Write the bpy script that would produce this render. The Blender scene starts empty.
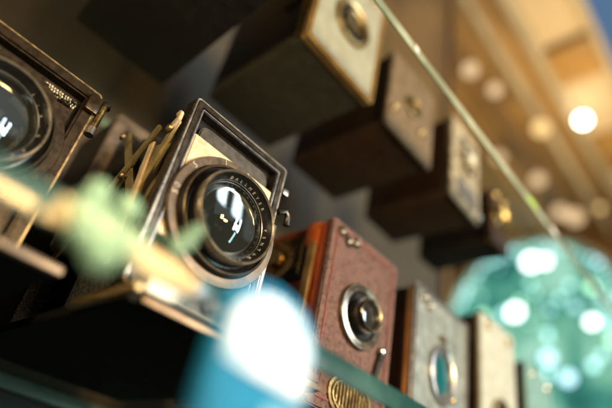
import bpy, bmesh, math, random
from mathutils import Vector, Matrix
random.seed(7)
U = 0.2                      # one layout unit is 0.2 m
sc = bpy.context.scene
col = sc.collection
PI = math.pi

# ------------------------------------------------------------------ materials
def mat(name, c1, c2=None, rough=0.5, metal=0.0, scale=30.0, bump=0.0, bscale=None, kind='noise',
        rvar=0.15, coat=0.0, spec=0.5, contrast=(0.35, 0.65), wear=None, wear_amt=0.62):
    if scale >= 18: scale *= 5; bscale = (bscale or scale * 4) * 1.8
    m = bpy.data.materials.new(name); m.use_nodes = True
    nt = m.node_tree; N = nt.nodes; L = nt.links
    b = N['Principled BSDF']
    tc = N.new('ShaderNodeTexCoord')
    nz = N.new('ShaderNodeTexNoise'); nz.inputs['Scale'].default_value = scale
    nz.inputs['Detail'].default_value = 8; nz.inputs['Roughness'].default_value = 0.6
    L.new(tc.outputs['Object'], nz.inputs['Vector'])
    r = N.new('ShaderNodeValToRGB')
    r.color_ramp.elements[0].position, r.color_ramp.elements[1].position = contrast
    c2 = c2 or tuple(v * 0.6 for v in c1)
    r.color_ramp.elements[0].color = (*c2, 1); r.color_ramp.elements[1].color = (*c1, 1)
    L.new(nz.outputs['Fac'], r.inputs['Fac'])
    out = r.outputs['Color']
    if wear:
        n2 = N.new('ShaderNodeTexNoise'); n2.inputs['Scale'].default_value = scale * 2.3
        n2.inputs['Detail'].default_value = 12; n2.inputs['Roughness'].default_value = 0.72
        L.new(tc.outputs['Object'], n2.inputs['Vector'])
        r2 = N.new('ShaderNodeValToRGB')
        r2.color_ramp.elements[0].position = wear_amt; r2.color_ramp.elements[1].position = wear_amt + 0.07
        L.new(n2.outputs['Fac'], r2.inputs['Fac'])
        mx = N.new('ShaderNodeMix'); mx.data_type = 'RGBA'
        L.new(r2.outputs['Color'], mx.inputs['Factor']); L.new(out, mx.inputs['A'])
        mx.inputs['B'].default_value = (*wear, 1)
        out = mx.outputs['Result']
    L.new(out, b.inputs['Base Color'])
    b.inputs['Metallic'].default_value = metal
    b.inputs['Coat Weight'].default_value = coat
    b.inputs['Specular IOR Level'].default_value = spec
    mr = N.new('ShaderNodeMapRange')
    mr.inputs['To Min'].default_value = max(0.02, rough - rvar); mr.inputs['To Max'].default_value = min(1, rough + rvar)
    L.new(nz.outputs['Fac'], mr.inputs['Value']); L.new(mr.outputs['Result'], b.inputs['Roughness'])
    if bump:
        if kind == 'leather':
            t = N.new('ShaderNodeTexVoronoi'); t.inputs['Scale'].default_value = bscale or 500
            o = t.outputs['Distance']
        else:
            t = N.new('ShaderNodeTexNoise'); t.inputs['Scale'].default_value = bscale or scale * 6
            t.inputs['Detail'].default_value = 5; o = t.outputs['Fac']
        L.new(tc.outputs['Object'], t.inputs['Vector'])
        bp = N.new('ShaderNodeBump'); bp.inputs['Strength'].default_value = bump; bp.inputs['Distance'].default_value = 0.001
        L.new(o, bp.inputs['Height']); L.new(bp.outputs['Normal'], b.inputs['Normal'])
    return m

def emis(name, color, strength):
    m = bpy.data.materials.new(name); m.use_nodes = True
    nt = m.node_tree; nt.nodes.clear()
    e = nt.nodes.new('ShaderNodeEmission'); e.inputs['Color'].default_value = (*color, 1); e.inputs['Strength'].default_value = strength
    o = nt.nodes.new('ShaderNodeOutputMaterial'); nt.links.new(e.outputs[0], o.inputs['Surface'])
    return m

def clear_glass(name, c):
    m = bpy.data.materials.new(name); m.use_nodes = True
    nt = m.node_tree; nt.nodes.clear()
    t = nt.nodes.new('ShaderNodeBsdfTransparent'); t.inputs['Color'].default_value = (*c, 1)
    o = nt.nodes.new('ShaderNodeOutputMaterial'); nt.links.new(t.outputs[0], o.inputs['Surface'])
    return m

def window_glass():
    m = bpy.data.materials.new('garden_window_light'); m.use_nodes = True
    nt = m.node_tree; N = nt.nodes; L = nt.links; N.clear()
    tc = N.new('ShaderNodeTexCoord')
    nz = N.new('ShaderNodeTexNoise'); nz.inputs['Scale'].default_value = 3.6; nz.inputs['Detail'].default_value = 4; nz.inputs['Roughness'].default_value = 0.55
    L.new(tc.outputs['Object'], nz.inputs['Vector'])
    r = N.new('ShaderNodeValToRGB'); cr = r.color_ramp
    cr.elements[0].position = 0.36; cr.elements[0].color = (0.02, 0.13, 0.11, 1)
    cr.elements[1].position = 0.72; cr.elements[1].color = (0.62, 0.95, 0.85, 1)
    e2 = cr.elements.new(0.47); e2.color = (0.07, 0.31, 0.24, 1)
    e3 = cr.elements.new(0.55); e3.color = (0.24, 0.56, 0.38, 1)
    L.new(nz.outputs['Fac'], r.inputs['Fac'])
    e = N.new('ShaderNodeEmission'); e.inputs['Strength'].default_value = 1.05
    L.new(r.outputs['Color'], e.inputs['Color'])
    o = N.new('ShaderNodeOutputMaterial'); L.new(e.outputs[0], o.inputs['Surface'])
    return m

M = {}
M['black_leather'] = mat('black_leather', (0.016, 0.014, 0.012), (0.007, 0.006, 0.006), 0.5, 0, 20, 0.5, 420, 'leather')
M['red_leather'] = mat('red_leather', (0.50, 0.105, 0.03), (0.30, 0.05, 0.018), 0.36, 0, 18, 0.35, 420, 'leather', coat=0.2)
M['brown_leather'] = mat('brown_leather', (0.055, 0.026, 0.012), (0.028, 0.013, 0.007), 0.45, 0, 18, 0.4, 420, 'leather')
M['rose_enamel'] = mat('rose_enamel', (0.175, 0.098, 0.080), (0.075, 0.038, 0.030), 0.30, 0.55, 70, 0.6, 900, wear=(0.34, 0.24, 0.21), wear_amt=0.59)
M['rose_edge'] = mat('rose_edge', (0.20, 0.062, 0.04), (0.24, 0.07, 0.05), 0.3, 0.2, 30, coat=0.3)
M['brass'] = mat('brass', (0.78, 0.56, 0.24), (0.50, 0.33, 0.12), 0.26, 1, 40, 0.1, wear=(0.2, 0.13, 0.05), wear_amt=0.68)
M['bright_brass'] = mat('bright_brass', (0.88, 0.62, 0.28), (0.72, 0.48, 0.19), 0.36, .85, 20, rvar=.06)
M['underside_grey'] = mat('underside_grey', (0.060, 0.054, 0.040), (0.038, 0.034, 0.026), 0.5, 0, 20, 0.3, 420, 'leather')
M['granular'] = mat('granular', (0.62, 0.56, 0.42), (0.015, 0.013, 0.01), 0.35, 0.6, 60, 0.8, 300, contrast=(.47, .55))
M['pale_gold'] = mat('pale_gold', (0.66, 0.59, 0.47), (0.36, 0.30, 0.22), 0.35, 0.4, 20, contrast=(.42, .58))
M['pewter'] = mat('pewter', (0.40, 0.37, 0.32), (0.20, 0.18, 0.15), 0.3, 0.9, 40, wear=(0.62, 0.50, 0.30), wear_amt=0.62)
M['orange_leather'] = mat('orange_leather', (0.60, 0.16, 0.035), (0.42, 0.08, 0.02), 0.32, 0, 20, 0.3, 420, 'leather', coat=.3)  # brighter copy of the red leather, its lit glow put into the colour
M['old_brass'] = mat('old_brass', (0.55, 0.42, 0.22), (0.28, 0.21, 0.11), 0.36, 0.9, 60, 0.15, wear=(0.10, 0.08, 0.05), wear_amt=0.62)
M['chrome'] = mat('chrome', (0.72, 0.72, 0.70), (0.55, 0.55, 0.53), 0.18, 1, 40)
M['steel'] = mat('steel', (0.52, 0.52, 0.52), (0.34, 0.34, 0.34), 0.34, 0.9, 50, wear=(0.14, 0.13, 0.12), wear_amt=0.68)
M['dark_bronze'] = mat('dark_bronze', (0.105, 0.088, 0.070), (0.07, 0.058, 0.046), 0.28, 0.8, 45, 0.05, wear=(0.42, 0.33, 0.22), wear_amt=0.70)
M['worn_black'] = mat('worn_black', (0.022, 0.020, 0.018), (0.012, 0.011, 0.010), 0.36, 0.2, 45, 0.1, wear=(0.30, 0.24, 0.16), wear_amt=0.68)
M['black_paint'] = mat('black_paint', (0.012, 0.012, 0.012), (0.006, 0.006, 0.006), 0.3, 0, 30)
M['matt_black'] = mat('matt_black', (0.008, 0.008, 0.009), (0.005, 0.005, 0.006), 0.6, 0, 20, spec=0.15)
M['bronze_rail'] = mat('bronze_rail', (0.30, 0.21, 0.15), (0.17, 0.12, 0.08), 0.4, 0.6, 40, 0.1)
M['rim_metal'] = mat('rim_metal', (0.78, 0.72, 0.60), (0.55, 0.50, 0.42), 0.3, 0.9, 40, wear=(0.12, 0.11, 0.10), wear_amt=0.66)
M['flange_metal'] = mat('flange_metal', (0.17, 0.125, 0.085), (0.10, 0.075, 0.052), 0.34, 0.6, 40, 0.1, wear=(0.10, 0.08, 0.06), wear_amt=0.64)
M['khaki_metal'] = mat('khaki_metal', (0.33, 0.28, 0.15), (0.19, 0.16, 0.08), 0.4, 0.35, 30, 0.1, wear=(0.12, 0.10, 0.06), wear_amt=0.62)
M['body_bronze'] = mat('body_bronze', (0.20, 0.15, 0.105), (0.11, 0.085, 0.06), 0.4, 0.5, 30, 0.1, wear=(0.04, 0.03, 0.025), wear_amt=0.60)
M['frame_bronze'] = mat('frame_bronze', (0.085, 0.062, 0.038), (0.055, 0.041, 0.026), 0.28, 0.75, 45, 0.05, wear=(0.34, 0.26, 0.15), wear_amt=0.69)
M['board_grey'] = mat('board_grey', (0.085, 0.078, 0.070), (0.05, 0.045, 0.04), 0.42, 0.3, 40, 0.1)
M['cream_metal'] = mat('cream_metal', (0.78, 0.66, 0.45), (0.60, 0.49, 0.31), 0.4, 0.35, 40, 0.15, wear=(0.40, 0.32, 0.20), wear_amt=0.66)
M['white_metal'] = mat('white_metal', (0.82, 0.83, 0.82), (0.66, 0.68, 0.68), 0.4, 0.2, 30, 0.1, wear=(0.3, 0.32, 0.32), wear_amt=0.67)
M['silver_face'] = mat('silver_face', (0.40, 0.46, 0.44), (0.26, 0.31, 0.30), 0.35, 0.5, 22, 0.15, wear=(0.25, 0.24, 0.2), wear_amt=0.66)
M['mint_face'] = mat('mint_face', (0.46, 0.47, 0.39), (0.38, 0.38, 0.31), 0.4, 0.3, 18)
M['tan_face'] = mat('tan_face', (0.20, 0.14, 0.085), (0.13, 0.09, 0.055), 0.5, 0.1, 18, 0.1)
M['cream_face'] = mat('cream_face', (0.52, 0.55, 0.48), (0.40, 0.43, 0.38), 0.45, 0.1, 18)  # cream dimmed towards teal grey, the reflected window's veil in its colour
M['teal_face'] = mat('teal_face', (0.30, 0.52, 0.50), (0.2, 0.38, 0.37), 0.4, 0.2, 18)  # pale face with the window's teal veil put into the colour
M['lens_black'] = mat('lens_black', (0.010, 0.010, 0.010), (0.006, 0.006, 0.006), 0.28, 0, 40)
M['lens_glass'] = mat('lens_glass', (0.034, 0.036, 0.034), (0.016, 0.018, 0.020), 0.05, 0, 6, rvar=0.01, coat=1.0, spec=0.9)
def outer_glass():
    m = bpy.data.materials.new('outer_glass'); m.use_nodes = True
    nt = m.node_tree; N = nt.nodes; L = nt.links; N.clear()
    lw = N.new('ShaderNodeLayerWeight'); lw.inputs['Blend'].default_value = .5
    pw = N.new('ShaderNodeMath'); pw.operation = 'POWER'; pw.inputs[1].default_value = 3.0
    mr = N.new('ShaderNodeMapRange'); mr.inputs['To Min'].default_value = .06; mr.inputs['To Max'].default_value = .9
    g = N.new('ShaderNodeBsdfGlossy'); g.inputs['Roughness'].default_value = .02; g.inputs['Color'].default_value = (.9, .95, 1, 1)
    t = N.new('ShaderNodeBsdfTransparent'); t.inputs['Color'].default_value = (.84, .88, .86, 1)
    x = N.new('ShaderNodeMixShader'); o = N.new('ShaderNodeOutputMaterial')
    L.new(lw.outputs['Facing'], pw.inputs[0]); L.new(pw.outputs[0], mr.inputs['Value']); L.new(mr.outputs['Result'], x.inputs[0])
    L.new(t.outputs[0], x.inputs[1]); L.new(g.outputs[0], x.inputs[2]); L.new(x.outputs[0], o.inputs['Surface'])
    return m
M['outer_glass'] = outer_glass()
M['blue_lens'] = mat('blue_lens', (0.01, 0.16, 0.2), (0.005, 0.08, 0.11), 0.06, 0, 6, rvar=0.02, coat=1.0, spec=0.8)
M['lettering'] = mat('lettering', (0.60, 0.58, 0.52), (0.34, 0.33, 0.30), 0.5, 0, 60)
M['bellows'] = mat('bellows', (0.012, 0.011, 0.010), (0.006, 0.006, 0.006), 0.6, 0, 25, 0.3, 300, 'leather')
M['glass_edge'] = mat('glass_edge', (0.045, 0.125, 0.125), (0.016, 0.065, 0.07), 0.2, 0, 16, contrast=(.40, .60), coat=0.5)
M['glass_edge_pale'] = mat('glass_edge_pale', (0.40, 0.47, 0.38), (0.17, 0.22, 0.17), 0.25, 0, 16, contrast=(.40, .60), coat=0.5)
M['lime_glass'] = mat('lime_glass', (0.50, 0.78, 0.20), (0.34, 0.60, 0.14), 0.2, 0, 12)
M['glass_back'] = mat('glass_back', (0.22, 0.32, 0.29), (0.13, 0.20, 0.18), 0.3, 0, 12)
M['glass_body'] = clear_glass('glass_body', (0.96, 0.985, 0.975))
M['wall_cloth'] = mat('wall_cloth', (0.098, 0.080, 0.064), (0.064, 0.052, 0.041), 0.85, 0, 9, 0.15, 300)
M['dark_wood'] = mat('dark_wood', (0.020, 0.015, 0.012), (0.010, 0.008, 0.007), 0.5, 0, 12)  # dark tone stands for shadow from the shelf and cameras
M['gold_wood'] = mat('gold_wood', (0.36, 0.20, 0.055), (0.24, 0.125, 0.03), 0.5, 0, 8, 0.1)
def boards(name, cs, sx=.5, sy=9.0):
    m = mat(name, cs[0], cs[1], 0.55, 0, 6)
    nt = m.node_tree; tc = [n for n in nt.nodes if n.type == 'TEX_COORD'][0]
    mp = nt.nodes.new('ShaderNodeMapping'); mp.inputs['Scale'].default_value = (sx / 6, sy / 6, 1)
    nz = [n for n in nt.nodes if n.type == 'TEX_NOISE'][0]; nz.inputs['Detail'].default_value = 2
    nt.links.new(tc.outputs['Object'], mp.inputs['Vector']); nt.links.new(mp.outputs[0], nz.inputs['Vector'])
    return m
M['header_wood'] = boards('header_wood', ((0.21, 0.125, 0.045), (0.09, 0.05, 0.018)), 8, 8)
M['soffit_boards'] = boards('soffit_boards', ((0.30, 0.18, 0.065), (0.14, 0.08, 0.028)), 3, 14)
M['brown_wood'] = mat('brown_wood', (0.17, 0.095, 0.035), (0.10, 0.055, 0.02), 0.55, 0, 6, 0.1)
M['plaster'] = mat('plaster', (0.52, 0.42, 0.28), (0.46, 0.36, 0.23), 0.8, 0, 5)
M['pale_trim'] = mat('pale_trim', (0.40, 0.34, 0.25), (0.32, 0.27, 0.19), 0.6, 0, 8)
M['blue_acrylic'] = mat('blue_acrylic', (0.015, 0.38, 0.66), (0.004, 0.17, 0.34), 0.5, 0, 14, contrast=(0.40, 0.62), spec=0.1, rvar=.05)
def let_through(m, f):
    nt = m.node_tree; b = nt.nodes['Principled BSDF']; o = nt.nodes['Material Output']
    t = nt.nodes.new('ShaderNodeBsdfTransparent'); x = nt.nodes.new('ShaderNodeMixShader'); x.inputs[0].default_value = f
    nt.links.new(b.outputs[0], x.inputs[1]); nt.links.new(t.outputs[0], x.inputs[2]); nt.links.new(x.outputs[0], o.inputs['Surface'])
let_through(M['blue_acrylic'], .34)
M['green_bead'] = mat('green_bead', (0.33, 0.56, 0.42), (0.26, 0.48, 0.35), 0.35, 0, 20, coat=0.3)
let_through(M['green_bead'], .5)
M['label_paper'] = mat('label_paper', (0.74, 0.62, 0.40), (0.56, 0.38, 0.17), 0.6, 0, 16, contrast=(.40, .58), wear=(0.10, 0.05, 0.02), wear_amt=0.53)  # cream and dark patches stand for light mirrored in the edge
M['frosted'] = mat('frosted', (0.86, 0.91, 0.94), (0.26, 0.56, 0.76), 0.6, 0, 18, contrast=(.38, .56))  # white core of the mirrored glow put into the colour
let_through(M['frosted'], .40)
M['pale_blue'] = mat('pale_blue', (0.22, 0.52, 0.66), (0.12, 0.38, 0.52), 0.6, 0, 14)
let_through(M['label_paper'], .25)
M['window_light'] = window_glass()

# ------------------------------------------------------------------ geometry helpers (layout units, local to the thing)
class MB:
    def __init__(s): s.bm = bmesh.new()
    def box(s, x0, x1, y0, y1, z0, z1, bev=0.0, seg=2):
        t = bmesh.new()
        bmesh.ops.create_cube(t, size=1)
        for v in t.verts:
            v.co = Vector((x0 + (v.co.x + .5) * (x1 - x0), y0 + (v.co.y + .5) * (y1 - y0), z0 + (v.co.z + .5) * (z1 - z0)))
        if bev: bmesh.ops.bevel(t, geom=t.edges[:], offset=bev, segments=seg, profile=0.6, affect='EDGES')
        s.add(t); return s
    def add(s, t, mtx=None):
        if mtx: t.transform(mtx)
        me = bpy.data.meshes.new('t'); t.to_mesh(me); t.free(); s.bm.from_mesh(me); bpy.data.meshes.remove(me)
    def lathe(s, cx, cz, prof, seg=72, close=False):
        """Profile of (r, y) turned about an axis along Y."""
        rings = []
        for r, y in prof:
            if r < 1e-6: rings.append([s.bm.verts.new((cx, y, cz))])
            else: rings.append([s.bm.verts.new((cx + r * math.sin(2*PI*k/seg), y, cz + r * math.cos(2*PI*k/seg))) for k in range(seg)])
        prs = list(zip(rings, rings[1:]))
        if close: prs.append((rings[-1], rings[0]))
        for a, b in prs:
            for k in range(seg):
                j = (k + 1) % seg
                if len(a) == 1 and len(b) == 1: continue
                if len(a) == 1: f = (a[0], b[k], b[j])
                elif len(b) == 1: f = (a[k], b[0], a[j])
                else: f = (a[k], b[k], b[j], a[j])
                try: s.bm.faces.new(f)
                except ValueError: pass
        return s
    def prism(s, pts, y0, y1, bev=0.0):
        """Outline of (x, z) in the XZ plane given a thickness along Y."""
        t = bmesh.new()
        f = t.faces.new([t.verts.new((x, y0, z)) for x, z in pts])
        r = bmesh.ops.extrude_face_region(t, geom=[f])
        bmesh.ops.translate(t, verts=[v for v in r['geom'] if isinstance(v, bmesh.types.BMVert)], vec=(0, y1 - y0, 0))
        bmesh.ops.recalc_face_normals(t, faces=t.faces[:])
        if bev: bmesh.ops.bevel(t, geom=[e for e in t.edges if len(e.link_faces) == 2 and e.calc_face_angle(0) > 0.6], offset=bev, segments=2, affect='EDGES')
        s.add(t); return s
    def prism_x(s, pts, x0, x1, bev=0.0):
        """Outline of (y, z) in the YZ plane given a thickness along X."""
        t = MB(); t.prism([(y, z) for y, z in pts], x0, x1, bev)
        t.bm.transform(Matrix(((0, 1, 0, 0), (1, 0, 0, 0), (0, 0, 1, 0), (0, 0, 0, 1))))
        bmesh.ops.reverse_faces(t.bm, faces=t.bm.faces[:])
        s.add(t.bm); return s
    def frame(s, x0, x1, z0, z1, w, y0, y1, rad=0.0, bev=0.004):
        """A rectangular ring in the XZ plane."""
        o = rrect(x0, x1, z0, z1, rad); i = rrect(x0 + w, x1 - w, z0 + w, z1 - w, max(0.0, rad - w * .6), n=len(o))
        t = bmesh.new()
        vo = [[t.verts.new((x, y, z)) for x, z in p] for p in (o, i) for y in (y0, y1)]
        a, b, c, d = vo; n = len(o)
        for k in range(n):
            j = (k + 1) % n
            for p, q in ((a, b), (b, d), (d, c), (c, a)):
                t.faces.new((p[k], p[j], q[j], q[k]))
        bmesh.ops.recalc_face_normals(t, faces=t.faces[:])
        if bev: bmesh.ops.bevel(t, geom=[e for e in t.edges if e.calc_face_angle(0) > 0.9], offset=bev, segments=2, affect='EDGES')
        s.add(t); return s
    def tube(s, pts, r, seg=12):
        pts = [Vector(p) for p in pts]; rings = []
        for i, p in enumerate(pts):
            d = (pts[min(i + 1, len(pts) - 1)] - pts[max(i - 1, 0)]).normalized()
            u = d.orthogonal().normalized(); v = d.cross(u)
            if rings:
                pu = (rings[-1][0].co - pts[i - 1]).normalized(); u = (pu - d * pu.dot(d)).normalized(); v = d.cross(u)
            rr = r[i] if isinstance(r, (list, tuple)) else r
            rings.append([s.bm.verts.new(p + rr * (u * math.cos(2*PI*k/seg) + v * math.sin(2*PI*k/seg))) for k in range(seg)])
        for a, b in zip(rings, rings[1:]):
            for k in range(seg): s.bm.faces.new((a[k], a[(k+1) % seg], b[(k+1) % seg], b[k]))
        s.bm.faces.new(rings[0][::-1]); s.bm.faces.new(rings[-1]); return s
    def ball(s, c, r, sub=3, sc3=(1, 1, 1)):
        t = bmesh.new(); bmesh.ops.create_icosphere(t, subdivisions=sub, radius=r)
        s.add(t, Matrix.Translation(c) @ Matrix.Diagonal((*sc3, 1))); return s
    def build(s, name, m, parent=None, smooth=0.6):
        bm = s.bm
        bmesh.ops.recalc_face_normals(bm, faces=bm.faces[:])
        bmesh.ops.scale(bm, vec=(U, U, U), verts=bm.verts[:])
        for f in bm.faces: f.smooth = True
        for e in bm.edges:
            e.smooth = not (len(e.link_faces) == 2 and e.calc_face_angle(0) > smooth)
        me = bpy.data.meshes.new(name); bm.to_mesh(me); bm.free()
        me.materials.append(m)
        o = bpy.data.objects.new(name, me); col.objects.link(o)
        if parent is not None: o.parent = parent
        return o

def rrect(x0, x1, z0, z1, r, n=None):
    if r <= 0 and not (n and n > 4): return [(x0, z0), (x1, z0), (x1, z1), (x0, z1)]
    r = max(r, 1e-4); k = (n // 4 if n else 5); p = []
    for cx, cz, a0 in ((x0 + r, z0 + r, PI), (x1 - r, z0 + r, 1.5*PI), (x1 - r, z1 - r, 0), (x0 + r, z1 - r, .5*PI)):
        for i in range(k):
            a = a0 + .5*PI * i / (k - 1); p.append((cx + r*math.cos(a), cz + r*math.sin(a)))
    return p

def thing(name, label, cat, loc, rotz=0.0, group=None):
    o = bpy.data.objects.new(name, None); col.objects.link(o)
    o.location = Vector(loc) * U; o.rotation_euler = (0, 0, rotz)
    o['label'] = label; o['category'] = cat
    if group: o['group'] = group
    o.empty_display_size = 0.02
    return o

def tag(o, label, cat, group=None, kind=None):
    if label: o['label'] = label; o['category'] = cat
    if group: o['group'] = group
    if kind: o['kind'] = kind
    return o

def letters(items, name, m, parent, size, extrude=0.0012):
    """items: list of (char, 4x4 placement); every character becomes real raised geometry of one part."""
    bm = bmesh.new()
    for ch, mtx in items:
        cu = bpy.data.curves.new('c', 'FONT'); cu.body = ch; cu.size = size; cu.align_x = 'CENTER'; cu.extrude = extrude / 2
        cu.resolution_u = 4
        ob = bpy.data.objects.new('c', cu); col.objects.link(ob)
        dg = bpy.context.evaluated_depsgraph_get()
        me = bpy.data.meshes.new_from_object(ob.evaluated_get(dg))
        me.transform(mtx); bm.from_mesh(me)
        bpy.data.meshes.remove(me); bpy.data.objects.remove(ob); bpy.data.curves.remove(cu)
    b = MB(); b.bm.free(); b.bm = bm
    return b.build(name, m, parent)

def ring_text(text, cx, cz, r0, y0, r1, y1, a0, a1):
    """Characters of TEXT from angle a0 to a1 (degrees clockwise from the top, seen from the front) on a cone from (r0,y0) inside to (r1,y1) outside."""
    out = []; n = len(text)
    for i, ch in enumerate(text):
        if ch == ' ': continue
        a = math.radians(a0 + (a1 - a0) * i / max(1, n - 1))
        rad = Vector((math.sin(a), 0, math.cos(a))); tan = Vector((math.cos(a), 0, -math.sin(a)))
        up = (rad * (r1 - r0) + Vector((0, y1 - y0, 0))).normalized()
        nor = tan.cross(up).normalized()
        p = Vector((cx, 0, cz)) + rad * r0 + Vector((0, y0, 0)) + nor * 0.0008
        m4 = Matrix((tan, up, nor)).transposed().to_4x4(); m4.translation = p
        out.append((ch, m4))
    return out

# ------------------------------------------------------------------ box cameras
def box_camera(name, label, x0, x1, yf, depth, z0, z1, body, face, trim, lens=(0.5, 0.53, 0.105, 0.105), glass='lens_glass', ring='chrome',
               rivets=((0.2, .93), (.3, .93)), group=None, rot=0.0, border=None, extras=None, wide_trim=False, gk=.42, tube=0.0, front_frame=None):
    w, h = x1 - x0, z1 - z0
    t = thing(name, label, 'camera', ((x0 + x1) / 2, yf + depth / 2, z0), rot, group)
    f = -depth / 2; hw = w / 2; pt = 0.018
    MB().box(-hw + .012, hw - .012, f + .0345, depth/2, 0.004, h - .008, .012).build('body', M[body], t)
    MB().frame(-hw, hw, 0, h, .05 if wide_trim else .03, f + pt + .001, f + .034, .02, .004).build('metal_trim', M[trim], t)
    MB().prism(rrect(-hw, hw, 0, h, .022), f, f + pt, .005).build('front_plate', M[face], t)
    if front_frame:
        MB().frame(-hw - .004, hw + .004, -.003, h + .004, .022, f - .010, f + pt - .001, .02, .009).build('front_frame', M[front_frame], t)
    if border:
        MB().frame(-hw + .028, hw - .028, .028, h - .028, .008, f - .003, f + .001, .02, .0015).build('border_line', M[border], t)
    lx, lz, r, rh = -hw + lens[0] * w, lens[1] * h, lens[2], lens[3]
    k = rh / r
    place = Matrix.Translation((lx, 0, lz)) @ Matrix.Diagonal((1, 1, k, 1))
    b = MB().lathe(0, 0, [(r, f - .001), (r, f - .010), (r * .97, f - .016), (r * .93, f - .017), (r * .84, f - .011), (r * .76, f - .013), (r * .74, f - .003)])
    b.bm.transform(place); mount = b.build('lens_mount', M[ring], t)
    b = MB().lathe(0, 0, [(r * .78, f - .006), (r * .72, f - .002), (r * (gk + .09), f - .002), (r * (gk + .075), f - .012 - tube), (r * (gk + .06), f - .016 - tube)])
    b.bm.transform(place); b.build('shutter_well', M['lens_black'], t)
    b = MB().lathe(0, 0, [(r * (gk + .065), f - .015 - tube), (r * (gk + .045), f - .019 - tube), (r * gk, f - .016 - tube), (r * (gk - .03), f - .002 - tube)])
    b.bm.transform(place); b.build('lens_rim', M[ring], t)
    b = MB().lathe(0, 0, [(r * gk, f + .003 - tube), (r * gk * .85, f - .001 - tube), (r * gk * .55, f - .004 - tube), (r * gk * .25, f - .006 - tube), (0, f - .0065 - tube)])
    b.bm.transform(place); g = b.build('lens_glass', M[glass], t)
    for (rx, rz) in rivets:
        px, pz = -hw + rx * w, rz * h
        v = MB().lathe(px, pz, [(.020, f - .0005), (.020, f - .008), (.016, f - .012), (.012, f - .009)], 28).build('viewfinder_window', M[ring], t)
        MB().lathe(px, pz, [(.0125, f - .006), (.008, f - .010), (0, f - .012)], 28).build('pane', M['lens_glass'], v)
    # carrying strap on the roof, with two studs
    zt = h - .008
    MB().prism_x([(-.16, zt), (-.14, zt + .022), (0, zt + .034), (.14, zt + .022), (.16, zt), (.15, zt - .001), (.13, zt + .014), (0, zt + .025), (-.13, zt + .014), (-.15, zt - .001)], -.035, .035).build('carrying_strap', M['black_leather'], t)
    if extras: extras(t, f, hw, h, depth)
    return t

def ellipse_frame(b, cx, cz, rx, rz, w, y0, y1, seg=56):
    t = MB().lathe(0, 0, [(1, y1), (1, y0), (1 - w, y0), (1 - w, y1)], seg, True)
    t.bm.transform(Matrix.Translation((cx, 0, cz)) @ Matrix.Diagonal((rx, 1, rz, 1))); b.add(t.bm)

def red_extras(t, f, hw, h, depth):
    # lever under the lens, worn emblem near the foot, latch strip and winding key on the side wall
    MB().prism([(hw - .105, .155), (hw - .085, .150), (hw - .055, .235), (hw - .060, .262), (hw - .076, .262), (hw - .082, .235)], f - .014, f - .003, .003).build('shutter_lever', M['dark_bronze'], t)
    MB().lathe(hw - .068, .258, [(.014, f - .001), (.014, f - .018), (.008, f - .022), (0, f - .023)], 24).build('lever_knob', M['chrome'], t)
    b = MB(); ellipse_frame(b, .0, .065, .105, .070, .10, f - .006, f)
    ellipse_frame(b, .0, .065, .085, .052, .08, f - .005, f)
    e = b.build('emblem', M['brass'], t)
    b = MB()
    for i in range(9):
        x = -.064 + i * .016; hh = .042 * math.sqrt(max(0.05, 1 - (x / .085) ** 2))
        b.box(x - .004, x + .004, f - .006, f - .0005, .065 - hh, .065 + hh, .0015, 1)
    b.build('stroke', M['brass'], e)
    xs = -hw
    MB().box(xs - .016, xs + .004, f + .051, f + .082, .02, h - .10, .006).build('side_strip', M['bright_brass'], t)
    MB().box(xs - .003, xs + .008, f + .055, f + .115, h - .10, h - .012, .004).build('corner_guard', M['orange_leather'], t)
    MB().box(xs + .004, xs + .016, f + .09, f + .17, h - .22, h - .05, .004).build('side_panel', M['black_paint'], t)
    MB().box(xs + .001, xs + .013, f + .118, f + .130, h - .20, h - .06, .003).build('latch', M['brass'], t)
    MB().box(xs + .003, xs + .014, f + .175, f + .215, .03, h - .05, .004).build('side_band', M['black_leather'], t)
    k = MB(); tt = MB().lathe(0, 0, [(.085, 0), (.085, -.008), (.070, -.014), (.034, -.014), (.030, -.030), (.046, -.034), (.046, -.046), (.02, -.054), (0, -.055)], 36)
    tt.bm.transform(Matrix.Rotation(-PI/2, 4, 'Z')); tt.bm.transform(Matrix.Translation((xs + .012, f + .240, h - .12))); k.add(tt.bm)
    kk = k.build('winding_key', M['brass'], t)
    b = MB(); b.prism_x([(f + .205, h - .122), (f + .265, h - .122), (f + .275, h - .11), (f + .265, h - .098), (f + .205, h - .098), (f + .195, h - .11)], xs - .032, xs - .024, .002)
    b.build('key_wing', M['brass'], kk)
    for dy, dz in ((-.035, .03), (.04, -.03), (.0, .045)):
        b = MB(); b.ball((xs + .010, f + .235 + dy, h - .11 + dz), .007, 2); b.build('screw', M['brass'], t)

SHELF, UP = 0.339, 1.500
ROW1, ROW2 = 'cameras lined up on the lower glass shelf', 'box cameras on the upper glass shelf'
box_camera('box_camera', 'rose pink box camera with red leather sides and a large chrome ringed lens', 1.055, 1.452, 1.0, .62, SHELF, .952,
           'red_leather', 'rose_enamel', 'rose_edge', (.50, .535, .110, .110), 'lens_glass', 'pewter', ((.13, .935), (.23, .905), (.33, .93)), ROW1, 0, 'rose_edge', red_extras, gk=.44, tube=.035)

def chrome_catch(t, f, hw, h, depth):
    MB().prism([(-.03, h*.73), (.03, h*.73), (.022, h*.765), (-.022, h*.765)], f - .012, f - .001, .003).build('shutter_catch', M['brass'], t)
    MB().ball((hw - .14, f - .006, h * .40), .014, 2).build('focus_button', M['brass'], t)

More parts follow.
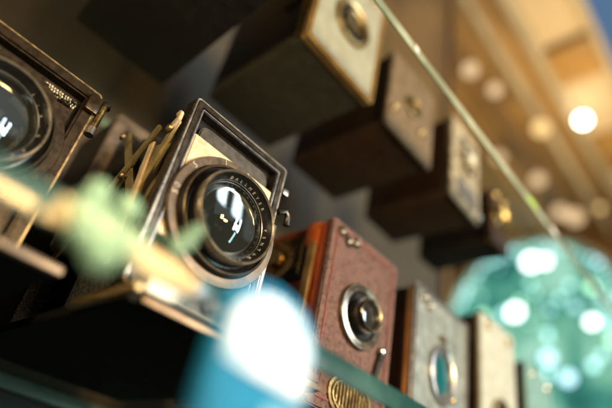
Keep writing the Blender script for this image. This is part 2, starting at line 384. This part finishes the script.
box_camera('box_camera', 'silver grey box camera with gold trim and a deep blue lens, beside the rose one', 1.57, 2.01, 1.0, .56, SHELF, .955,
           'black_leather', 'silver_face', 'bright_brass', (.50, .52, .098, .118), 'blue_lens', 'steel', ((.14, .93), (.24, .90)), ROW1, 0.02, None, chrome_catch, gk=.72, front_frame='steel')
box_camera('box_camera', 'pale box camera standing between the silver one and the teal one', 2.16, 2.52, 1.0, .56, SHELF, 1.09,
           'brown_leather', 'cream_face', 'old_brass', (.5, .40, .09, .09), 'lens_glass', 'old_brass', ((.2, .93), (.8, .93)), ROW1, -0.02)
box_camera('box_camera', 'washed out teal box camera, last but one along the lower shelf', 2.64, 3.02, 1.0, .56, SHELF, 1.03,
           'black_leather', 'teal_face', 'steel', (.5, .5, .09, .09), 'lens_glass', 'chrome', ((.2, .92), (.8, .92)), ROW1, 0.03)
box_camera('box_camera', 'small pale box camera at the far end of the lower shelf', 3.18, 3.48, 1.02, .5, SHELF, .85,
           'black_leather', 'cream_face', 'steel', (.5, .5, .09, .09), 'lens_glass', 'chrome', ((.2, .92), (.8, .92)), ROW1, -0.03)

# upper shelf
box_camera('box_camera', 'black leather box camera seen from below, nearest on the upper shelf', .135, .565, .93, .74, UP, 2.14,
           'black_leather', 'board_grey', 'worn_black', (.5, .5, .1, .1), 'lens_glass', 'steel', ((.2, .93), (.8, .93)), ROW2, -0.05)
def gold_side(t, f, hw, h, depth):
    MB().box(-hw - .002, -hw + .010, f + .07, f + .20, .30, h - .03, .004).build('side_panel', M['brown_leather'], t)
    MB().box(-hw - .004, -hw + .010, f + .052, f + .068, .03, h - .03, .003).build('side_strip', M['brass'], t)
box_camera('box_camera', 'large box camera with mint silver face and polished gold edging on the upper shelf', .707, 1.106, .955, .575, UP, 2.12,
           'underside_grey', 'mint_face', 'bright_brass', (.52, .47, .105, .115), 'lens_glass', 'old_brass', ((.2, .93), (.8, .93)), ROW2, 0, None, gold_side, True, front_frame='bright_brass')
box_camera('box_camera', 'plain tan faced box camera with a small round lens on the upper shelf', 1.21, 1.575, .955, .55, UP - .003, 1.96,
           'brown_leather', 'tan_face', 'dark_bronze', (.48, .50, .055, .055), 'lens_glass', 'old_brass', ((.12, .25), (.7, .3)), ROW2, 0)  # brown body instead of black holds the golden veil in its colour
def dark_foot(t, f, hw, h, depth):
    MB().prism(rrect(-hw + .05, hw - .05, .05, .15, .02), f - .010, f - .001, .003).build('name_plate', M['steel'], t)
    MB().box(-.07, .07, f - .014, f - .001, h * .76, h * .80, .004).build('shutter_slide', M['worn_black'], t)
    MB().ball((hw - .03, f - .006, .028), .018, 2).build('corner_stud', M['chrome'], t)  # added chrome ball, stands for a glint on the corner
box_camera('box_camera', 'bright silver faced box camera with glinting fittings on the upper shelf', 1.75, 2.06, .955, .5, UP - .003, 2.02,
           'brown_leather', 'pale_gold', 'chrome', (.5, .55, .10, .10), 'lens_glass', 'pale_gold', ((.25, .92), (.75, .92)), ROW2, 0.03, None, dark_foot)
box_camera('box_camera', 'dark box camera with brass fittings at the end of the upper shelf', 2.22, 2.42, .96, .45, UP - .003, 1.85,
           'black_leather', 'brown_leather', 'brass', (.5, .55, .09, .09), 'lens_glass', 'brass', ((.25, .92), (.75, .92)), ROW2, -0.02)
# ------------------------------------------------------------------ strut folding cameras
def big_lens(t, cx, cz, y, r, text=None, fm='flange_metal'):
    """Lens and focusing flange on a panel whose face lies at y. r: radius of the flange."""
    fl = MB().lathe(cx, cz, [(r*1.0, y), (r*1.0, y - .012), (r*.985, y - .016), (r*.86, y - .016), (r*.845, y - .012), (r*.84, y - .004)], 96).build('focus_flange', M[fm], t)
    if text:
        letters(ring_text('1', cx, cz, r*.885, y - .0165, r*.99, y - .0165, -20, -20) + ring_text('25', cx, cz, r*.885, y - .0165, r*.99, y - .0165, 8, 14)
                + ring_text('2', cx, cz, r*.885, y - .0165, r*.99, y - .0165, 24, 24) + ring_text('16', cx, cz, r*.885, y - .0165, r*.99, y - .0165, 35, 41)
                + ring_text('5', cx, cz, r*.885, y - .0165, r*.99, y - .0165, -58, -58) + ring_text('50', cx, cz, r*.885, y - .0165, r*.99, y - .0165, -95, -88), 'numerals', M['lettering'], fl, .024)
    MB().lathe(cx, cz, [(r*.845, y - .003), (r*.84, y - .030), (r*.825, y - .034), (r*.80, y - .034), (r*.79, y - .024)], 96).build('focus_ring', M['worn_black'], t)
    MB().lathe(cx, cz, [(r*.825, y - .0335), (r*.815, y - .0365), (r*.802, y - .0335)], 96).build('ring_edge', M['old_brass'], t)
    MB().lathe(cx, cz, [(r*.80, y - .026), (r*.72, y - .018), (r*.69, y - .020), (r*.69, y - .052)], 96).build('lens_barrel', M['lens_black'], t)
    MB().lathe(cx, cz, [(r*.692, y - .044), (r*.704, y - .056), (r*.702, y - .064), (r*.694, y - .070), (r*.678, y - .072), (r*.664, y - .067)], 96).build('front_rim', M['rim_metal'], t)
    y1, y2 = y - .066, y - .040
    be = MB().lathe(cx, cz, [(r*.665, y1), (r*.590, y2), (r*.585, y2 + .004)], 96).build('name_ring', M['lens_black'], t)
    if text:
        q = lambda k: (r * (.590 + .075 * k), y2 + (y1 - y2) * k)
        a, b = q(.22), q(.95)
        it = []
        for s, a0, a1 in text: it += ring_text(s, cx, cz, a[0], a[1], b[0], b[1], a0, a1)
        letters(it, 'lettering', M['lettering'], be, .0115)
    MB().lathe(cx, cz, [(r*.595, y2 - .001), (r*.588, y2 - .003), (r*.580, y2 - .001)], 96).build('glass_retainer', M['steel'], t)
    R = r * .584
    MB().lathe(cx, cz, [(R * k, y2 + .002 - .036 * (1 - k*k)) for k in (1, .93, .85, .75, .65, .55, .45, .35, .25, .15, .07, 0)], 96).build('lens_glass', M['outer_glass'], t)
    MB().lathe(cx, cz, [(R, y2 + .003), (R * .94, y2 + .020)] + [(R * .90 * k, y2 + .022 + .009 * (1 - k*k)) for k in (1, .9, .8, .7, .6, .5, .4, .3, .2, .1, 0)], 96).build('inner_element', M['lens_glass'], t)

def bellows(b, x0, x1, z0, z1, X0, X1, Z0, Z1, y0, y1, n=7):
    rings = []
    for i in range(2 * n + 1):
        k = i / (2 * n); ins = 0.0 if i % 2 == 0 else .022
        a = (x0 + (X0 - x0) * k + ins, x1 + (X1 - x1) * k - ins, z0 + (Z0 - z0) * k + ins, z1 + (Z1 - z1) * k - ins); y = y0 + (y1 - y0) * k
        rings.append([b.bm.verts.new(c) for c in ((a[0], y, a[2]), (a[1], y, a[2]), (a[1], y, a[3]), (a[0], y, a[3]))])
    for p, q in zip(rings, rings[1:]):
        for k in range(4): b.bm.faces.new((p[k], p[(k+1) % 4], q[(k+1) % 4], q[k]))

def bar(b, p, q, w, th):
    """A flat bar in the YZ plane (x given by p[0]) from p to q, w wide, th thick along X."""
    d = Vector((0, q[1] - p[1], q[2] - p[2])); n = Vector((0, -d.z, d.y)).normalized() * w / 2
    pts = [(p[1] + n.y, p[2] + n.z), (q[1] + n.y, q[2] + n.z), (q[1] - n.y, q[2] - n.z), (p[1] - n.y, p[2] - n.z)]
    b.prism_x(pts, p[0] - th / 2, p[0] + th / 2, .003)

# --- middle one: Y of the panel face = 1.0
ox, oy = .62, 1.0
t = thing('folding_camera', 'folding plate camera with large black lens in a square bronze frame on open brass struts', 'camera', (ox, oy, SHELF), 0, ROW1)
X = lambda x: x - ox
Zz = lambda z: z - SHELF
MB().frame(X(.440), X(.800), Zz(.40), Zz(.955), .030, -.012, .040, .012, .009).build('panel_frame', M['dark_bronze'], t)
MB().frame(X(.4415), X(.7985), Zz(.4015), Zz(.9535), .0045, -.0135, -.010, .011, .001).build('rubbed_edge', M['rim_metal'], t)  # thin bright lines, edge highlight put in as rubbed bare metal
MB().frame(X(.4665), X(.7735), Zz(.4265), Zz(.9285), .004, -.0135, -.010, .004, .001).build('rubbed_edge', M['steel'], t)
MB().prism(rrect(X(.468), X(.772), Zz(.42), Zz(.928), .004), .020, .034).build('backing_board', M['black_paint'], t)
MB().prism(rrect(X(.490), X(.752), Zz(.60), Zz(.905), .03), .006, .020, .004).build('lens_board', M['board_grey'], t)
MB().prism(rrect(X(.474), X(.766), Zz(.545), Zz(.850), .006), -.008, .006, .003).build('lens_plate', M['cream_metal'], t)
big_lens(t, X(.634), Zz(.664), -.008, .176, [('DALLMEYER', -24, 46), ('PENTAC', 78, 134), ('f/2.9', 152, 182)])
# standard base, bed and its rails
MB().box(X(.45), X(.80), -.105, -.02, .026, .088, .012).build('standard_base', M['white_metal'], t)
pts = []
for i in range(40):
    a = i / 39 * 3.2 * PI; rr = .030 - .0062 * a / PI * 1.2
    pts.append((X(.60) + rr * math.cos(a) * .8, -.106, .058 + rr * math.sin(a) * .8))
MB().tube(pts, .004, 8).build('scroll_mark', M['steel'], t)
MB().box(X(.426), X(1.0), -.10, .86, .000, .026, .004).build('bed', M['matt_black'], t)
MB().box(X(.45), X(1.0), -.112, -.101, .002, .018, .004).build('bed_rail', M['bronze_rail'], t)
MB().box(X(.405), X(.424), -.15, .12, .003, .022, .006).build('bed_rail', M['old_brass'], t)
# body behind, with open front frame and bellows
bx0, bx1, by, bz = .43, .95, .52, 1.16
MB().frame(X(bx0), X(bx1), Zz(.60), Zz(bz), .046, by, by + .022, .02, .005).build('body_frame', M['body_bronze'], t)
MB().box(X(bx0) + .004, X(bx1) - .004, by + .023, by + .30, .030, Zz(bz) - .006, .02).build('body', M['black_leather'], t)
b = MB(); bellows(b, X(.50), X(.74), .14, Zz(.90), X(.50), X(.89), .06, Zz(1.09), .036, by + .02); b.build('bellows', M['bellows'], t)
# scissor struts on the open side
xs = X(.428)
def st(p, q, w, m, name='strut', x=xs, th=.008):
    b = MB(); bar(b, (x, p[0] - oy, p[1] - SHELF), (x, q[0] - oy, q[1] - SHELF), w, th); return b.build(name, M[m], t)
s1 = st((1.015, .865), (1.12, .60), .030, 'khaki_metal')
b = MB().prism_x([(-.005, Zz(.855)), (-.006, Zz(.880)), (.006, Zz(.892)), (.020, Zz(.886)), (.022, Zz(.876)), (.012, Zz(.878)), (.008, Zz(.868)), (.030, Zz(.850)), (.034, Zz(.835)), (.02, Zz(.835))], xs - .012, xs - .003, .002)
b.build('hook', M['cream_metal'], s1)
st((1.03, .52), (1.36, .98), .030, 'khaki_metal', x=xs + .010)
st((1.46, .52), (1.12, .90), .034, 'khaki_metal', x=xs + .002)
st((1.24, .86), (1.35, .58), .046, 'khaki_metal', x=xs + .020)
st((1.05, .44), (1.10, .82), .026, 'cream_metal', x=xs - .006)
b = MB().prism_x([(.06, Zz(.83)), (.17, Zz(.87)), (.20, Zz(.80)), (.15, Zz(.62)), (.10, Zz(.56)), (.07, Zz(.70))], xs + .024, xs + .034, .004); b.build('side_plate', M['khaki_metal'], t)
for (y, z) in ((1.20, .745), (1.03, .84), (1.34, .95)):
    b = MB(); b.ball((xs - .010, y - oy, z - SHELF), .013, 2, (.6, 1, 1)); b.build('pivot_screw', M['old_brass'], t)
# catch on the far edge of the frame
MB().box(X(.800), X(.822), -.02, .02, Zz(.865), Zz(.885), .004).build('frame_catch', M['steel'], t)
MB().tube([(X(.802), -.015, Zz(.80)), (X(.826), -.020, Zz(.815)), (X(.838), -.020, Zz(.80)), (X(.842), -.016, Zz(.775))], [.010, .009, .008, .012], 10).build('release_lever', M['black_paint'], t)
MB().box(X(.803), X(.815), -.01, .01, Zz(.50), Zz(.76), .003).build('edge_rail', M['steel'], t)

# --- nearest one
ox, oy = .07, 1.25
X = lambda x: x * 1.25 - ox
Zz = lambda z: z * 1.25 - SHELF
t = thing('folding_camera', 'folding camera with a wide black lens and dark gold frame, partly out of view', 'camera', (ox, oy, SHELF), 0, ROW1)
MB().frame(X(-.125), X(.233), .004, Zz(.763), .037, -.012, .04, .012, .006).build('panel_frame', M['frame_bronze'], t)
MB().frame(X(-.124), X(.232), .006, Zz(.762), .005, -.0135, -.010, .011, .001).build('rubbed_edge', M['old_brass'], t)  # edge highlight again, drawn as worn brass
MB().prism(rrect(X(-.095), X(.203), .03, Zz(.738), .004), .02, .034).build('backing_board', M['black_paint'], t)
MB().prism(rrect(X(-.090), X(.196), .05, Zz(.722), .006), .004, .02, .003).build('lens_board', M['frame_bronze'], t)
b = MB()
for i in range(46):
    x = X(-.085) + i * .0076
    for q in range(3): b.box(x + .0020 * (q % 2), x + .0058 + .0020 * (q % 2), -.006, .005, Zz(.690) + q * .009, Zz(.690) + .0078 + q * .009, .0014, 1)
b.build('knurled_strip', M['granular'], t)
MB().prism([(X(-.05), Zz(.625)), (X(.040), Zz(.625)), (X(.028), Zz(.690)), (X(-.05), Zz(.690))], -.002, .006, .002).build('lens_plate', M['cream_metal'], t)
big_lens(t, X(.066), Zz(.562), .0, .187, None, 'frame_bronze')
bits = ring_text('1:4,5 F=150', X(.066), Zz(.562), .187 * .600, -.0425, .187 * .66, -.0655, 30, 170)
letters(bits, 'lettering', M['lettering'], t, .0125)
MB().box(X(.205), X(.235), -.03, -.012, Zz(.70), Zz(.745), .006).build('corner_clip', M['frame_bronze'], t)
c = MB().tube([(X(.243), -.016, Zz(.735)), (X(.243), -.016, Zz(.672))], .011, 16).build('frame_screw', M['brass'], t)
MB().tube([(X(.243), -.016, Zz(.742)), (X(.243), -.016, Zz(.735))], .018, 16).build('screw_collar', M['chrome'], c)
MB().tube([(X(.243), -.016, Zz(.671)), (X(.243), -.016, Zz(.652))], .014, 16).build('screw_tip', M['steel'], c)
MB().box(-.25, .245, -.295, -.27, .001, .020, .008).build('bed_rail', M['bronze_rail'], t)
MB().box(-.25, .24, -.269, .75, .000, .018, .004).build('bed', M['matt_black'], t)
MB().box(X(.15), X(.19), -.10, -.06, .018, .07, .006).build('bed_latch', M['steel'], t)
MB().box(X(-.15), X(.24), .36, .72, .020, Zz(.82), .02).build('body', M['black_leather'], t)
b = MB(); bellows(b, X(-.08), X(.18), .06, Zz(.72), X(-.12), X(.21), .05, Zz(.80), .036, .36); b.build('bellows', M['bellows'], t)

# ------------------------------------------------------------------ glass shelves
def w_off(x0, x1): return (x0 + x1) / 2
def shelf(label, x0, x1, y0, y1, z0, z1, edge, edge_glints=()):
    t = thing('glass_shelf', label, 'shelf', ((x0 + x1) / 2, (y0 + y1) / 2, z0))
    w, d, h = (x1 - x0) / 2, (y1 - y0) / 2, z1 - z0
    MB().box(-w, w, -d, d, 0, h).build('slab', M['glass_body'], t)
    MB().box(-w, w, -d - .008, -d - .0005, .0005, h - .0005, .003).build('polished_edge', M[edge], t)
    MB().box(-w, w, d + .0005, d + .008, .0005, h - .0005, .003).build('rear_edge', M['glass_back'], t)
    for cx, cw, cm in edge_glints:  # coloured pieces stand for glints on the polished edge
        MB().box(cx - w_off(x0, x1) - cw, cx - w_off(x0, x1) + cw, -d - .0115, -d - .0085, h * .15, h * .85, .001).build('edge_chip', M[cm], t)
    return t
shelf('lower glass shelf with a thick teal polished front edge crossing before the cameras', -1.2, 3.69, .668, 2.07, .290, .338, 'glass_edge')
shelf('upper glass shelf with a thin pale green edge, box cameras standing on it', -1.2, 3.69, .668, 2.07, 1.453, 1.496, 'glass_edge_pale', ((1.96, .05, 'lime_glass'), (2.22, .035, 'white_metal'), (.955, .012, 'white_metal')))

# ------------------------------------------------------------------ blurred reflected lights at the shelf edge, shaped as solid pieces
def add_blue_glow():  # bright blue glow mirrored in the case glass, built as an added slab
    x0, x1, zt, zb = .354, .525, .293, .05
    t = thing('acrylic_tab', 'translucent blue acrylic tab with a rounded top before the shelf edge', 'tab', ((x0 + x1) / 2, .50, zb))
    w = (x1 - x0) / 2; h = zt - zb
    pts = [(-w, 0), (w, 0)]
    for i in range(25):
        a = PI * i / 24; pts.append((w * math.cos(a), h - w * .75 + w * .75 * math.sin(a)))
    MB().prism(pts, -.012, .012, .004).build('panel', M['blue_acrylic'], t)  # added slab that stands for the mirrored blue glow
    v = w * .86
    MB().prism([(-v, .122), (v, .110)] + [(v * math.cos(PI * q / 20), h - .018 - v * .75 + v * .75 * math.sin(PI * q / 20)) for q in range(21)], -.0165, -.0125, .001).build('paper_insert', M['frosted'], t)
    MB().prism(rrect(w * .1, w * .85, .030, .090, .010), -.0155, -.0125, .001).build('small_sticker', M['pale_blue'], t)
    MB().box(-w * .6, w * .6, .0125, .190, .228, .236, .002).build('clip_arm', M['blue_acrylic'], t)
    return t
add_blue_glow()

o = MB().prism([(-.125, -.020), (.112, -.018), (.122, -.012), (.122, .014), (.112, .019), (-.122, .019)], -.004, .0, .001).build('label_strip', M['label_paper'])  # reflected cream light on the edge, added as a painted strip
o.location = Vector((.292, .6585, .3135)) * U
tag(o, 'stained cream paper strip stuck along the lit stretch of the shelf edge', 'label')  # no real label, added strip for the mirrored cream light
t = thing('bead_string', 'string of pale green beads looped over the shelf edge behind the cream strip', 'beads', (.28, .70, .25))  # out-of-focus green light spots, added as small balls on a cord
spots = [(.232, .298, .030), (.198, .310, .026), (.268, .300, .024), (.276, .392, .022), (.224, .390, .020), (.392, .398, .020), (.404, .425, .015), (.236, .270, .026), (.380, .376, .016), (.205, .284, .022)]
for x, z, r in spots:
    MB().ball((x - .28, -.080 if z < .33 else 0, z - .25), r, 3, (1, .8, 1)).build('bead', M['green_bead'], t)
MB().tube([(spots[i][0] - .28, -.078 if spots[i][1] < .33 else 0, spots[i][1] - .25) for i in (1, 9, 7, 0, 2, 4, 3, 8, 5, 6)], .0025, 8).build('cord', M['green_bead'], t)

# ------------------------------------------------------------------ cabinet back and the room beyond
o = MB().box(-3, 3.70, 2.10, 2.16, .30, 2.95).build('back_wall', M['wall_cloth']); tag(o, None, None, None, 'structure')
o = MB().box(-3, 3.70, 2.08, 2.16, 2.953, 7.4).build('wooden_wall', M['header_wood']); tag(o, None, None, None, 'structure')
o = MB().box(-3, 3.70, 2.09, 2.16, -1.2, .285).build('cabinet_base', M['dark_wood']); tag(o, None, None, None, 'structure')  # wall below the shelf, its shadow put into the dark colour
o = MB().box(3.703, 3.80, 2.04, 2.22, -1.2, 7.4, .01).build('cabinet_post', M['brown_wood']); tag(o, 'dark brown wooden post closing the end of the cabinet', 'post')
o = MB().box(2.0, 14, -4, 1.74, 8.0, 8.1).build('ceiling', M['plaster']); tag(o, None, None, None, 'structure')
o = MB().box(2.0, 14, 1.92, 10, 7.98, 8.1).build('ceiling_soffit', M['soffit_boards']); tag(o, None, None, None, 'structure')
o = MB().box(2.0, 14, 1.745, 1.915, 7.86, 8.1, .02).build('ceiling_trim', M['pale_trim']); tag(o, 'long pale trim along the edge of the beige ceiling', 'trim')
for x0, x1, m, lab in ((6.35, 7.2, 'gold_wood', 'honey coloured wooden ceiling beam between two beige panels'), (8.9, 10.0, 'gold_wood', 'orange brown wooden ceiling beam closest to the far wall')):
    o = MB().box(x0, x1, 1.0, 1.742, 7.80, 7.998, .02).build('ceiling_beam', M[m]); tag(o, lab, 'beam', 'wooden ceiling beams')
t = thing('skylight', 'blue strip of skylight in a pale frame along the ceiling', 'skylight', (8, .4, 7.9))
MB().box(-6, 6, -.5, .46, .06, .095).build('pane', emis('skylight_light', (.12, .22, .38), .8), t)
MB().box(-6, 6, .465, .59, 0, .098, .01).build('frame', M['pale_trim'], t)
o = MB().box(12.0, 12.2, -4, 10, -4, 8.0).build('room_wall', M['brown_wood']); tag(o, None, None, None, 'structure')

for y, wd, z, m, lab in ((2.25, .10, 7.5, 'pale_trim', 'thin pale rail under the brown boards, closest to the ceiling trim'), (2.85, .22, 7.6, 'brown_wood', 'broad dark rail under the brown boards'),
                        (3.5, .12, 7.5, 'gold_wood', 'thin honey coloured rail farthest in under the brown boards')):
    t = thing('ceiling_rail', lab, 'rail', (8, y, z), 0, 'rails under the brown boards')
    MB().box(-3.9, 3.9, -wd / 2, wd / 2, 0, .12, .02).build('rail', M[m], t)
    for x in (-3.4, 0, 3.4): MB().box(x - .05, x + .05, -.04, .04, .121, 7.98 - z, .01).build('bracket', M['pale_trim'], t)
t = thing('tube_lamp', 'slim pale tube lamp under the brown boards past the upper shelf', 'lamp', (4.2, 2.7, 7.85))
MB().tube([(-.75, 0, 0), (.55, 0, 0)], .085, 16).build('tube', emis('tube_light', (1.0, .93, .80), .7), t)
MB().box(-.8, .6, -.1, .1, .095, .14, .01).build('holder', M['pale_trim'], t)
# arched window in the far wall
t = thing('arched_window', 'big arched window full of blurred green garden light', 'window', (12, 4.3, 0))
cz, R = 5.60, 2.15
def arch(r, zb, n=40): return [(-r, zb), (r, zb)] + [(r * math.cos(PI * i / n), cz + r * math.sin(PI * i / n)) for i in range(n + 1)]
def turn(b):   # XZ outline -> YZ plane facing -X
    b.bm.transform(Matrix.Rotation(PI/2, 4, 'Z')); return b
turn(MB().prism(arch(R, .4), .02, .06)).build('pane', M['window_light'], t)
b = MB(); n = 40
o_, i_ = arch(R + .12, .3), arch(R, .4)
tb = bmesh.new(); vs = [[tb.verts.new((x, y, z)) for x, z in p] for p in (o_, i_) for y in (.01, .14)]
for k in range(len(o_)):
    j = (k + 1) % len(o_)
    for p, q in ((0, 1), (1, 3), (3, 2), (2, 0)): tb.faces.new((vs[p][k], vs[p][j], vs[q][j], vs[q][k]))
b.add(tb); turn(b).build('frame', M['pale_trim'], t)
white, sky = emis('sun_glint_white', (.92, .97, 1.0), 6.0), emis('sun_glint_blue', (.50, .78, .90), 3.2)
pale = emis('sun_glint_pale', (.45, .80, .80), 2.2)
faint, green_g = emis('sun_glint_faint', (.40, .76, .74), 3.2), emis('sun_glint_green', (.46, .88, .55), 3.8)
glints = [(4.16, 7.14, .20, white), (3.82, 7.08, .13, white), (4.64, 5.82, .18, white), (2.94, 5.35, .12, white), (2.62, 5.35, .12, pale), (3.57, 4.13, .14, sky), (3.95, 4.6, .15, sky)]
for k in range(44):
    a, q = random.uniform(0, 2 * PI), math.sqrt(random.random()) * 2.0
    y, z = 4.3 + q * math.cos(a), 5.6 + 1.02 * q * math.sin(a) - random.random() * .8
    glints.append((y, z, random.uniform(.04, .11), random.choice((faint, faint, faint, green_g, pale))))
for k in range(34):
    a = math.radians(4 + 5.2 * k); q = random.uniform(1.88, 2.06); glints.append((4.3 + q * math.cos(a), 5.6 + q * math.sin(a), random.uniform(.03, .07), random.choice((sky, pale, faint))))
for y, z, r, m in glints:
    b = MB(); b.ball((-.10, y - 4.3, z), r, 3, (.25, 1, 1)); b.build('sun_glint', m, t)

# lit bulbs
bright = emis('bulb_bright', (1.0, .88, .66), 22.0)
warm, gold = emis('bulb_white', (1.0, .86, .58), 7.0), emis('bulb_gold', (1.0, .66, .26), 1.6)
dim = emis('bulb_dim', (1.0, .70, .38), 1.1)
for x, y, z, r, m, lab in ((8, 1.64, 7.62, .10, bright, 'brightest round white bulb under the beige ceiling'), (7, 2.1, 6.8, .13, gold, 'golden bulb just left of the brightest one'),
        (8, 2.55, 6.51, .12, dim, 'dim amber bulb alone above the shelf edge'), (10, 2.51, 6.88, .16, dim, 'amber bulb in a close pair above the arched window'),
        (10.5, 2.93, 7.45, .15, dim, 'amber bulb, the fainter of a close pair above the arched window'), (10, 2.01, 6.96, .07, gold, 'tiny bulb over the arched window at the picture edge'),
        (9.4, 1.2, 7.1, .07, dim, 'faint amber bulb against the orange beam'), (7.6, 3.1, 7.0, .10, dim, 'faint amber bulb low over the brown boards'), (11, 3.6, 7.75, .08, gold, 'small golden bulb close above the arched window'),
        (4.4, 2.6, 5.71, .11, dim, 'soft golden bulb behind the upper shelf edge'),
        (5, 2.06, 5.87, .09, dim, 'golden bulb high over the upper shelf'), (4.5, 2.19, 5.88, .10, dim, 'gold bulb between two softer ones over the shelf')):
    t = thing('hanging_bulb', lab, 'lamp', (x, y, z), 0, 'lit bulbs beyond the cabinet')
    MB().ball((0, 0, 0), r, 3).build('bulb', m, t)
    MB().tube([(0, 0, r * .9), (0, 0, r * 1.5)], r * .4, 12).build('socket', M['brass'], t)
    MB().tube([(0, 0, r * 1.5), (0, 0, max(r * 2.5, min(1.5, 7.9 - z)))], r * .07, 6).build('cord', M['black_paint'], t)

# ------------------------------------------------------------------ lamps
def lamp(kind, loc, target, color, power, size=.1, size2=None, spot=None, blend=.6):
    l = bpy.data.lights.new('lamp', kind); l.color = color; l.energy = power
    if kind == 'AREA':
        l.size = size * U
        if size2: l.shape = 'RECTANGLE'; l.size_y = size2 * U
    else: l.shadow_soft_size = size * U
    if spot: l.spot_size = math.radians(spot); l.spot_blend = blend
    o = bpy.data.objects.new('lamp', l); col.objects.link(o); o.location = Vector(loc) * U
    o.rotation_euler = (Vector(target) - Vector(loc)).to_track_quat('-Z', 'Y').to_euler()
    return o
lamp('AREA', (5.6, -6, 2.4), (1.2, 1, .7), (.72, .87, 1.0), 11, .7, 3.6)            # daylight from the room side, two panes
lamp('AREA', (3.9, -6, 2.2), (1.2, 1, .7), (.72, .87, 1.0), 8, .7, 3.6)
lamp('AREA', (.3, -3.0, 1.3), (.4, 1, .6), (1.0, .60, .22), 2.2, .34, .5)         # warm lamps
lamp('AREA', (.9, -3.2, 1.05), (.4, 1, .6), (1.0, .60, .22), 2.2, .5, .3)
lamp('AREA', (.6, -6, 3.4), (.8, 1, .7), (.80, .90, 1.0), 1.1, 5.0, 3.0)              # added unseen panel, puts a broad dim patch in the lens glass
lamp('AREA', (-1.1, .15, .95), (.9, 1.2, .75), (1.0, .70, .36), 1.15, .35)             # added warm lamp, unseen, brightens the left-facing sides
lamp('AREA', (2.2, -2.0, 1.0), (1.2, 1, 1.9), (1.0, .72, .38), 5, .6)               # warm lamp reaching the upper row
lamp('AREA', (.8, -1.0, -1.5), (.9, 1.2, 1.5), (1.0, .86, .62), .28, 1.0)            # light thrown up from below
lamp('AREA', (4.4, -5, -.6), (1.2, 1, .7), (.55, .92, .82), 2.2, .5, 2.2)  # added unseen strip, mirrored as a greenish bar in the lens glass
lamp('AREA', (7.5, -1.5, 4.0), (8, 1.5, 8), (1.0, .80, .50), 5.5, 3)                 # room ceiling
lamp('AREA', (7.0, 0.5, 3.0), (6.5, 3.5, 7.5), (1.0, .72, .34), 15, 1.5)            # room soffit
lamp('SPOT', (.66, -.9, 1.1), (.450, .50, .232), (.86, .95, 1.0), 5.5, .05, None, 10, 1.0)  # added spot to whiten the blue glow
lamp('SPOT', (-.05, -.35, 1.15), (.265, .65, .318), (1.0, .80, .45), 7, .02, None, 13, .9)   # added spot for the cream glow on the shelf edge

w = bpy.data.worlds.new('World'); sc.world = w; w.use_nodes = True
w.node_tree.nodes['Background'].inputs['Color'].default_value = (.75, .62, .42, 1)
w.node_tree.nodes['Background'].inputs['Strength'].default_value = 0.007

# ------------------------------------------------------------------ camera (at the origin, tilted)
cam = bpy.data.cameras.new('Camera'); co = bpy.data.objects.new('Camera', cam); col.objects.link(co); sc.camera = co
cam.sensor_width = 36; cam.lens = 514.0 / 612 * 36; cam.clip_start = .005; cam.clip_end = 50
Rm = ((0.64152086, 0.52239688, 0.56174058), (-0.74682396, 0.25804893, 0.61291494), (0.1752283, -0.81271904, 0.55568228))
co.matrix_world = Matrix([(r[0], -r[1], -r[2], 0) for r in Rm] + [(0, 0, 0, 1)])
cam.dof.use_dof = True; cam.dof.focus_distance = 1.40 * U; cam.dof.aperture_fstop = 2.35

sc.render.engine = 'CYCLES'
sc.cycles.use_denoising = True
sc.cycles.max_bounces = 8; sc.cycles.transparent_max_bounces = 16
sc.cycles.sample_clamp_indirect = 6
sc.view_settings.view_transform = 'Standard'; sc.view_settings.look = 'None'
sc.view_settings.exposure = 0; sc.view_settings.gamma = 1
